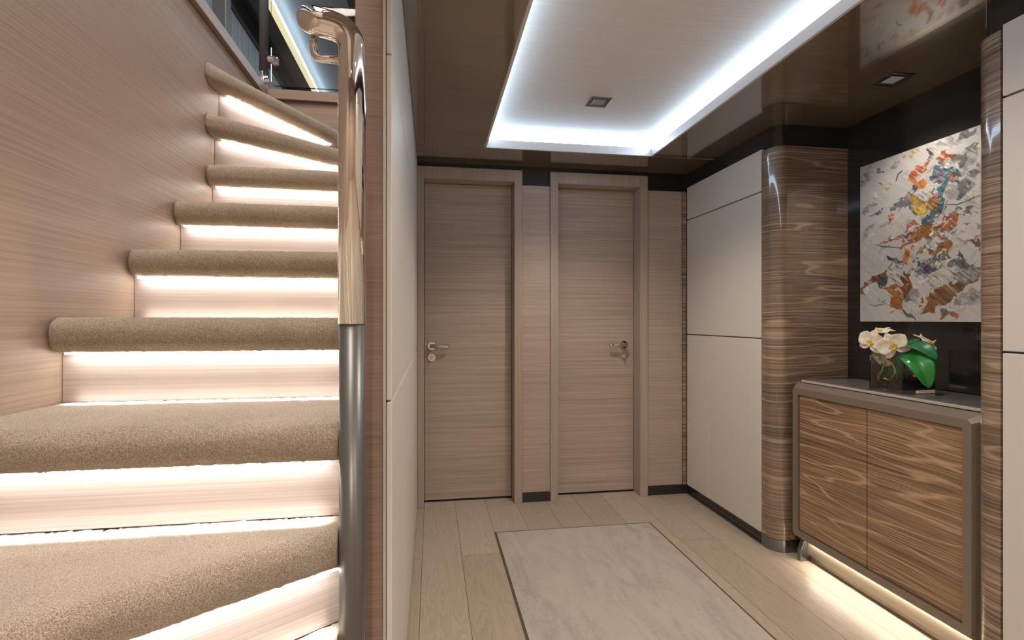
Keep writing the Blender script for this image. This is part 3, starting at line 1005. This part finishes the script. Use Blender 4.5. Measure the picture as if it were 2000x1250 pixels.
def petal(bm, c, ax, nrm, L, Wd, cup=.25, tip=.15, n=12, m=9, th=.0007):
    """one petal: starts at c, runs along ax, faces nrm"""
    ax = ax.normalized(); nrm = (nrm - ax * nrm.dot(ax)).normalized(); sd = ax.cross(nrm)
    top, bot = [], []
    for i in range(n + 1):
        t = i / n
        wv = Wd / 2 * (math.sin(PI * min(1, t * .97 + .03)) ** .62) * (1 - tip * t + .12 * math.sin(t * PI))
        if t > .999: wv = .0004
        rt, rb = [], []
        for j in range(m + 1):
            s = -1 + 2 * j / m
            p = c + ax * (L * t) + sd * (wv * s) + nrm * (cup * L * (t * t * -.5) + cup * wv * s * s + .0012 * math.sin(9 * t + 4 * s))
            rt.append(bm.verts.new(p + nrm * th)); rb.append(bm.verts.new(p - nrm * th))
        top.append(rt); bot.append(rb)
    for i in range(n):
        for j in range(m):
            bm.faces.new([top[i][j], top[i][j + 1], top[i + 1][j + 1], top[i + 1][j]])
            bm.faces.new([bot[i][j], bot[i + 1][j], bot[i + 1][j + 1], bot[i][j + 1]])
    for i in range(n):
        bm.faces.new([top[i][0], top[i + 1][0], bot[i + 1][0], bot[i][0]])
        bm.faces.new([top[i][m], bot[i][m], bot[i + 1][m], top[i + 1][m]])
    for j in range(m):
        bm.faces.new([top[0][j], bot[0][j], bot[0][j + 1], top[0][j + 1]])
        bm.faces.new([top[n][j], top[n][j + 1], bot[n][j + 1], bot[n][j]])

def flower(c, face, up, R, petals=None):
    face = face.normalized(); up = (up - face * up.dot(face)).normalized(); rt = up.cross(face)
    bm = B()
    # (angle from up, length, width, lift)
    petals = petals or [(0, .95, .62, -.06), (126, .95, .62, -.06), (-126, .95, .62, -.06), (68, 1.0, 1.02, .02), (-68, 1.0, 1.02, .02)]
    for a, l, w_, lift in petals:
        a = math.radians(a)
        ax = up * math.cos(a) + rt * math.sin(a) + face * (.10 + lift)
        petal(bm, c + face * (.001 + lift * .04), ax, face, R * l, R * w_, .22)
    f = obj('flower', bm, 'petal', orc, smooth=True)
    lb = B()
    petal(lb, c + face * .003, -up * .8 + face * .7, face + up * .4, R * .42, R * .26, -.6, .5)
    petal(lb, c + face * .003, rt * .8 + face * .7 - up * .1, face, R * .26, R * .22, .9)
    petal(lb, c + face * .003, -rt * .8 + face * .7 - up * .1, face, R * .26, R * .22, .9)
    tube(lb, [c, c + face * R * .12 + up * R * .03, c + face * R * .22], [R * .07, R * .08, R * .045], 12)
    obj('lip', lb, 'lip', f, smooth=True)
    return f

toC = (-fwd).normalized()
flower(op(1745, 676, .045), toC + Vector((0, 0, -.05)) - sidev * .25, Vector((0, 0, 1)) - sidev * .55, .060)
flower(op(1702, 668, .012), toC * .85 - sidev * .55 + Vector((0, 0, .05)), Vector((0, 0, 1)) + sidev * .35, .058)
flower(op(1720, 648, -.03), toC * .2 - sidev * .2 + Vector((0, 0, 1.0)), sidev + Vector((0, 0, .2)), .052)
flower(op(1722, 698, .0), toC * .4 - sidev * .6 + Vector((0, 0, -.5)), Vector((0, 0, -1)) - sidev * .2, .050)
flower(op(1812, 669, .0), sidev * .75 + Vector((0, 0, .9)) + toC * .12, -sidev * .8 + Vector((0, 0, .4)), .056)

def leaf(P, Wd, nrm, mat, fold=.22):
    """strap leaf along a bent centre line"""
    P = [Vector(p) for p in P]
    # quadratic curve through three points
    bm = B(); n, m = 22, 8; th = .0011
    T, Bt = [], []
    for i in range(n + 1):
        t = i / n
        p = (1 - t) ** 2 * P[0] + 2 * t * (1 - t) * P[1] + t * t * P[2]
        tg = (2 * (1 - t) * (P[1] - P[0]) + 2 * t * (P[2] - P[1])).normalized()
        nn_ = (nrm - tg * nrm.dot(tg)).normalized(); sd = tg.cross(nn_)
        wv = Wd / 2 * max(.02, (math.sin(PI * (t * .80 + .17)) ** .8 if t < .999 else .02)) 
        if t > .9: wv *= math.sqrt(max(.0, 1 - ((t - .9) / .1) ** 2)) + .01
        a, b2 = [], []
        for j in range(m + 1):
            s = -1 + 2 * j / m
            q = p + sd * wv * s + nn_ * (fold * wv * abs(s))
            a.append(bm.verts.new(q + nn_ * th)); b2.append(bm.verts.new(q - nn_ * th))
        T.append(a); Bt.append(b2)
    for i in range(n):
        for j in range(m):
            bm.faces.new([T[i][j], T[i][j + 1], T[i + 1][j + 1], T[i + 1][j]])
            bm.faces.new([Bt[i][j], Bt[i + 1][j], Bt[i + 1][j + 1], Bt[i][j + 1]])
        bm.faces.new([T[i][0], T[i + 1][0], Bt[i + 1][0], Bt[i][0]])
        bm.faces.new([T[i][m], Bt[i][m], Bt[i + 1][m], T[i + 1][m]])
    for j in range(m):
        bm.faces.new([T[0][j], Bt[0][j], Bt[0][j + 1], T[0][j + 1]])
        bm.faces.new([T[n][j], T[n][j + 1], Bt[n][j + 1], Bt[n][j]])
    return obj('leaf', bm, mat, orc, smooth=True)

leaf([op(1766, 688, .03), op(1803, 692, .12), op(1814, 759, .10)], .088, toC + Vector((0, 0, .35)), 'leafgreen')
leaf([op(1763, 680, .03), op(1800, 664, .085), op(1829, 704, .10)], .070, toC * .25 + Vector((0, 0, 1)) - sidev * .2, 'leafdark')
leaf([op(1755, 682, .0), op(1775, 668, .02), op(1797, 664, .03)], .036, toC * .6 + Vector((0, 0, 1)), 'leafdark')
leaf([op(1745, 735, .0), op(1750, 700, .0), op(1778, 690, .01)], .045, toC, 'leafdark')

def stem(P, r, mat='root', name='stem'):
    pts = fillet(P, [.03] * len(P), 6)
    obj(name, tube(B(), pts, [r] * len(pts), 10), mat, orc, smooth=True)
stem([op(1716, 744, .0), op(1724, 722, .005), op(1732, 700, .01), op(1745, 684, .02)], .0028)
stem([op(1752, 738, .0), op(1742, 715, .0), op(1738, 700, .0), op(1730, 690, .0), op(1722, 655, -.03)], .0028)
stem([op(1760, 740, 0), op(1766, 700, 0), op(1785, 672, 0), op(1812, 671, 0)], .0026)
stem([op(1726, 738, .03), op(1736, 743, .03), op(1748, 736, .03), op(1750, 724, .02), op(1742, 708, .01)], .0022, name='root')
stem([op(1714, 738, .0), op(1718, 728, .0), op(1730, 722, .0)], .002, name='root')

# ------------------------------------------------------------------ upper deck seen through the stair opening
b = B()
bx(b, -2.1, XL - .081, -1.0, 11.0, ZU - .12, ZU - .001)
bx(b, XL - .081, XS - .001, 2.752, 11.0, ZU - .12 + .005, ZU - .001)
bx(b, XS, 1.7, 2.752, 11.0, ZU - .04, ZU - .001)
bx(b, XS + .001, 1.7, -1.0, 2.751, ZU - .04, ZU - .001)
struct('floor_upper', b, 'trim_wood')
b = B()
bx(b, -1.95, -1.682, -1.0, 11.0, ZUC, ZUC + .04)
bx(b, -0.85, 1.7, -1.0, 11.0, ZUC, ZUC + .04)
bx(b, -2.1, -1.95, -1.0, 11.0, ZUC, ZUC + .04)
bx(b, -1.682, -.85, 10.0, 11.0, ZUC, ZUC + .04)
uc = struct('ceiling_upper', b, 'upper_dark')
obj('recess_panel', bx(B(), -1.75, -.80, -1.0, 10.05, ZUC + .11, ZUC + .13), 'upper_pale', uc)
uw = struct('wall_upper_left', bx(B(), -2.1, -1.98, -1.0, 11.0, ZU, ZUC), 'grey_post')
struct('wall_upper_right', bx(B(), 1.7, 1.75, -1.0, 11.0, ZU, ZUC), 'upper_pale')
struct('wall_upper_back', bx(B(), -2.1, 1.75, 11.0, 11.05, ZU, ZUC + .2), 'oak')
struct('wall_upper_front', bx(B(), -2.1, 1.75, -1.05, -1.0, ZU - .2, ZUC + .2), 'oak')

uc1 = thing('cove_light', 'long warm and blue cove light along the upper deck ceiling', 'ceiling light', (-1.63, 3, ZUC))
obj('warm_strip', bx(B(), -1.682, -1.612, -1.0, 10.0, ZUC + .002, ZUC + .012), 'led_yellow', uc1)
obj('light_strip', bx(B(), -1.611, -1.592, -1.0, 10.0, ZUC + .004, ZUC + .014), 'led_blue', uc1)
sc_ = thing('ribbed_screen', 'ribbed pale grey wall screen on the upper deck behind the posts', 'screen', (-1.975, 3, ZU))
obj('screen_panel', bx(B(), -1.979, -1.965, -1.0, 10.9, ZU + .1, 4.235), 'ribbed', sc_)
obj('top_rail', bx(B(), -1.979, -1.945, -1.0, 10.9, 4.237, 4.26), 'grey_post', sc_)
gr = thing('air_grille', 'slotted linear air grille in the upper deck ceiling', 'air vent', (-1.885, 3, ZUC))
obj('grille_frame', bx(B(), -1.94, -1.835, -.9, 10.9, ZUC - .004, ZUC - .0005), 'grey_post', gr)
for k in range(4):
    obj('slot', bx(B(), -1.922 + .022 * k, -1.913 + .022 * k, -.85, 10.8, ZUC - .006, ZUC - .0042), 'grille', gr)

post = thing('steel_post', 'dark grey post with a polished foot at the top of the stairs', 'post', (-.822, 2.70, ZU))
obj('shaft', tube(B(), [(-.822, 2.70, ZU + .085), (-.822, 2.70, 3.45)], .0215, 24), 'grey_post', post, smooth=True)
obj('foot', tube(B(), [(-.822, 2.70, ZU), (-.822, 2.70, ZU + .084)], .0222, 24), 'chrome', post, smooth=True)
pw = thing('steel_post', 'broad blue grey post further back on the upper deck, left of the dark post', 'post', (-1.25, 3.32, ZU))
obj('shaft', bx(B(), -1.29, -1.21, 3.28, 3.36, ZU, ZUC - .001), 'grey_post', pw, bevel=.006)

gb = thing('glass_balustrade', 'clear glass balustrade panel above the stair opening', 'balustrade', (-.45, 2.71, ZU))
pts = []
x0, x1, z0, z1, rc = -.790, XS + .03, ZU + .026, 3.30, .02
for (cx, cz, a0) in ((x0 + rc, z0 + rc, PI), (x1 - rc, z0 + rc, 1.5 * PI), (x1 - rc, z1 - rc, 0), (x0 + rc, z1 - rc, .5 * PI)):
    for k in range(6):
        a = a0 + PI / 2 * k / 5
        pts.append((cx + rc * math.cos(a), cz + rc * math.sin(a)))
b = B()
loft(b, [[(x, 2.704, z) for x, z in pts], [(x, 2.716, z) for x, z in pts]])
obj('pane', b, 'glass', gb)
b = B()
tube(b, [(-.8005, 2.69, 2.44), (-.770, 2.69, 2.44)], .016, 16)
tube(b, [(-.772, 2.720, 2.44), (-.772, 2.694, 2.44)], .020, 20)
obj('clamp', b, 'chrome', gb, bevel=.002)

ul = bpy.data.lights.new('upper_fill', 'AREA'); ul.shape = 'RECTANGLE'; ul.size = .6; ul.size_y = 6.0  # unseen area light added to fill the upper deck
ul.energy = 25; ul.color = (.85, .92, 1.0)
ulo = bpy.data.objects.new('upper_fill', ul); COL.objects.link(ulo); ulo.location = (.6, 4.5, ZUC - .02)
sl = bpy.data.lights.new('stairwell_fill', 'AREA'); sl.shape = 'RECTANGLE'; sl.size = .5; sl.size_y = 2.0  # added area light, brightens the stairs and left wall from above
sl.energy = 55; sl.color = (1.0, .90, .80)
slo = bpy.data.objects.new('stairwell_fill', sl); COL.objects.link(slo); slo.location = (-.48, .6, ZUC - .02)
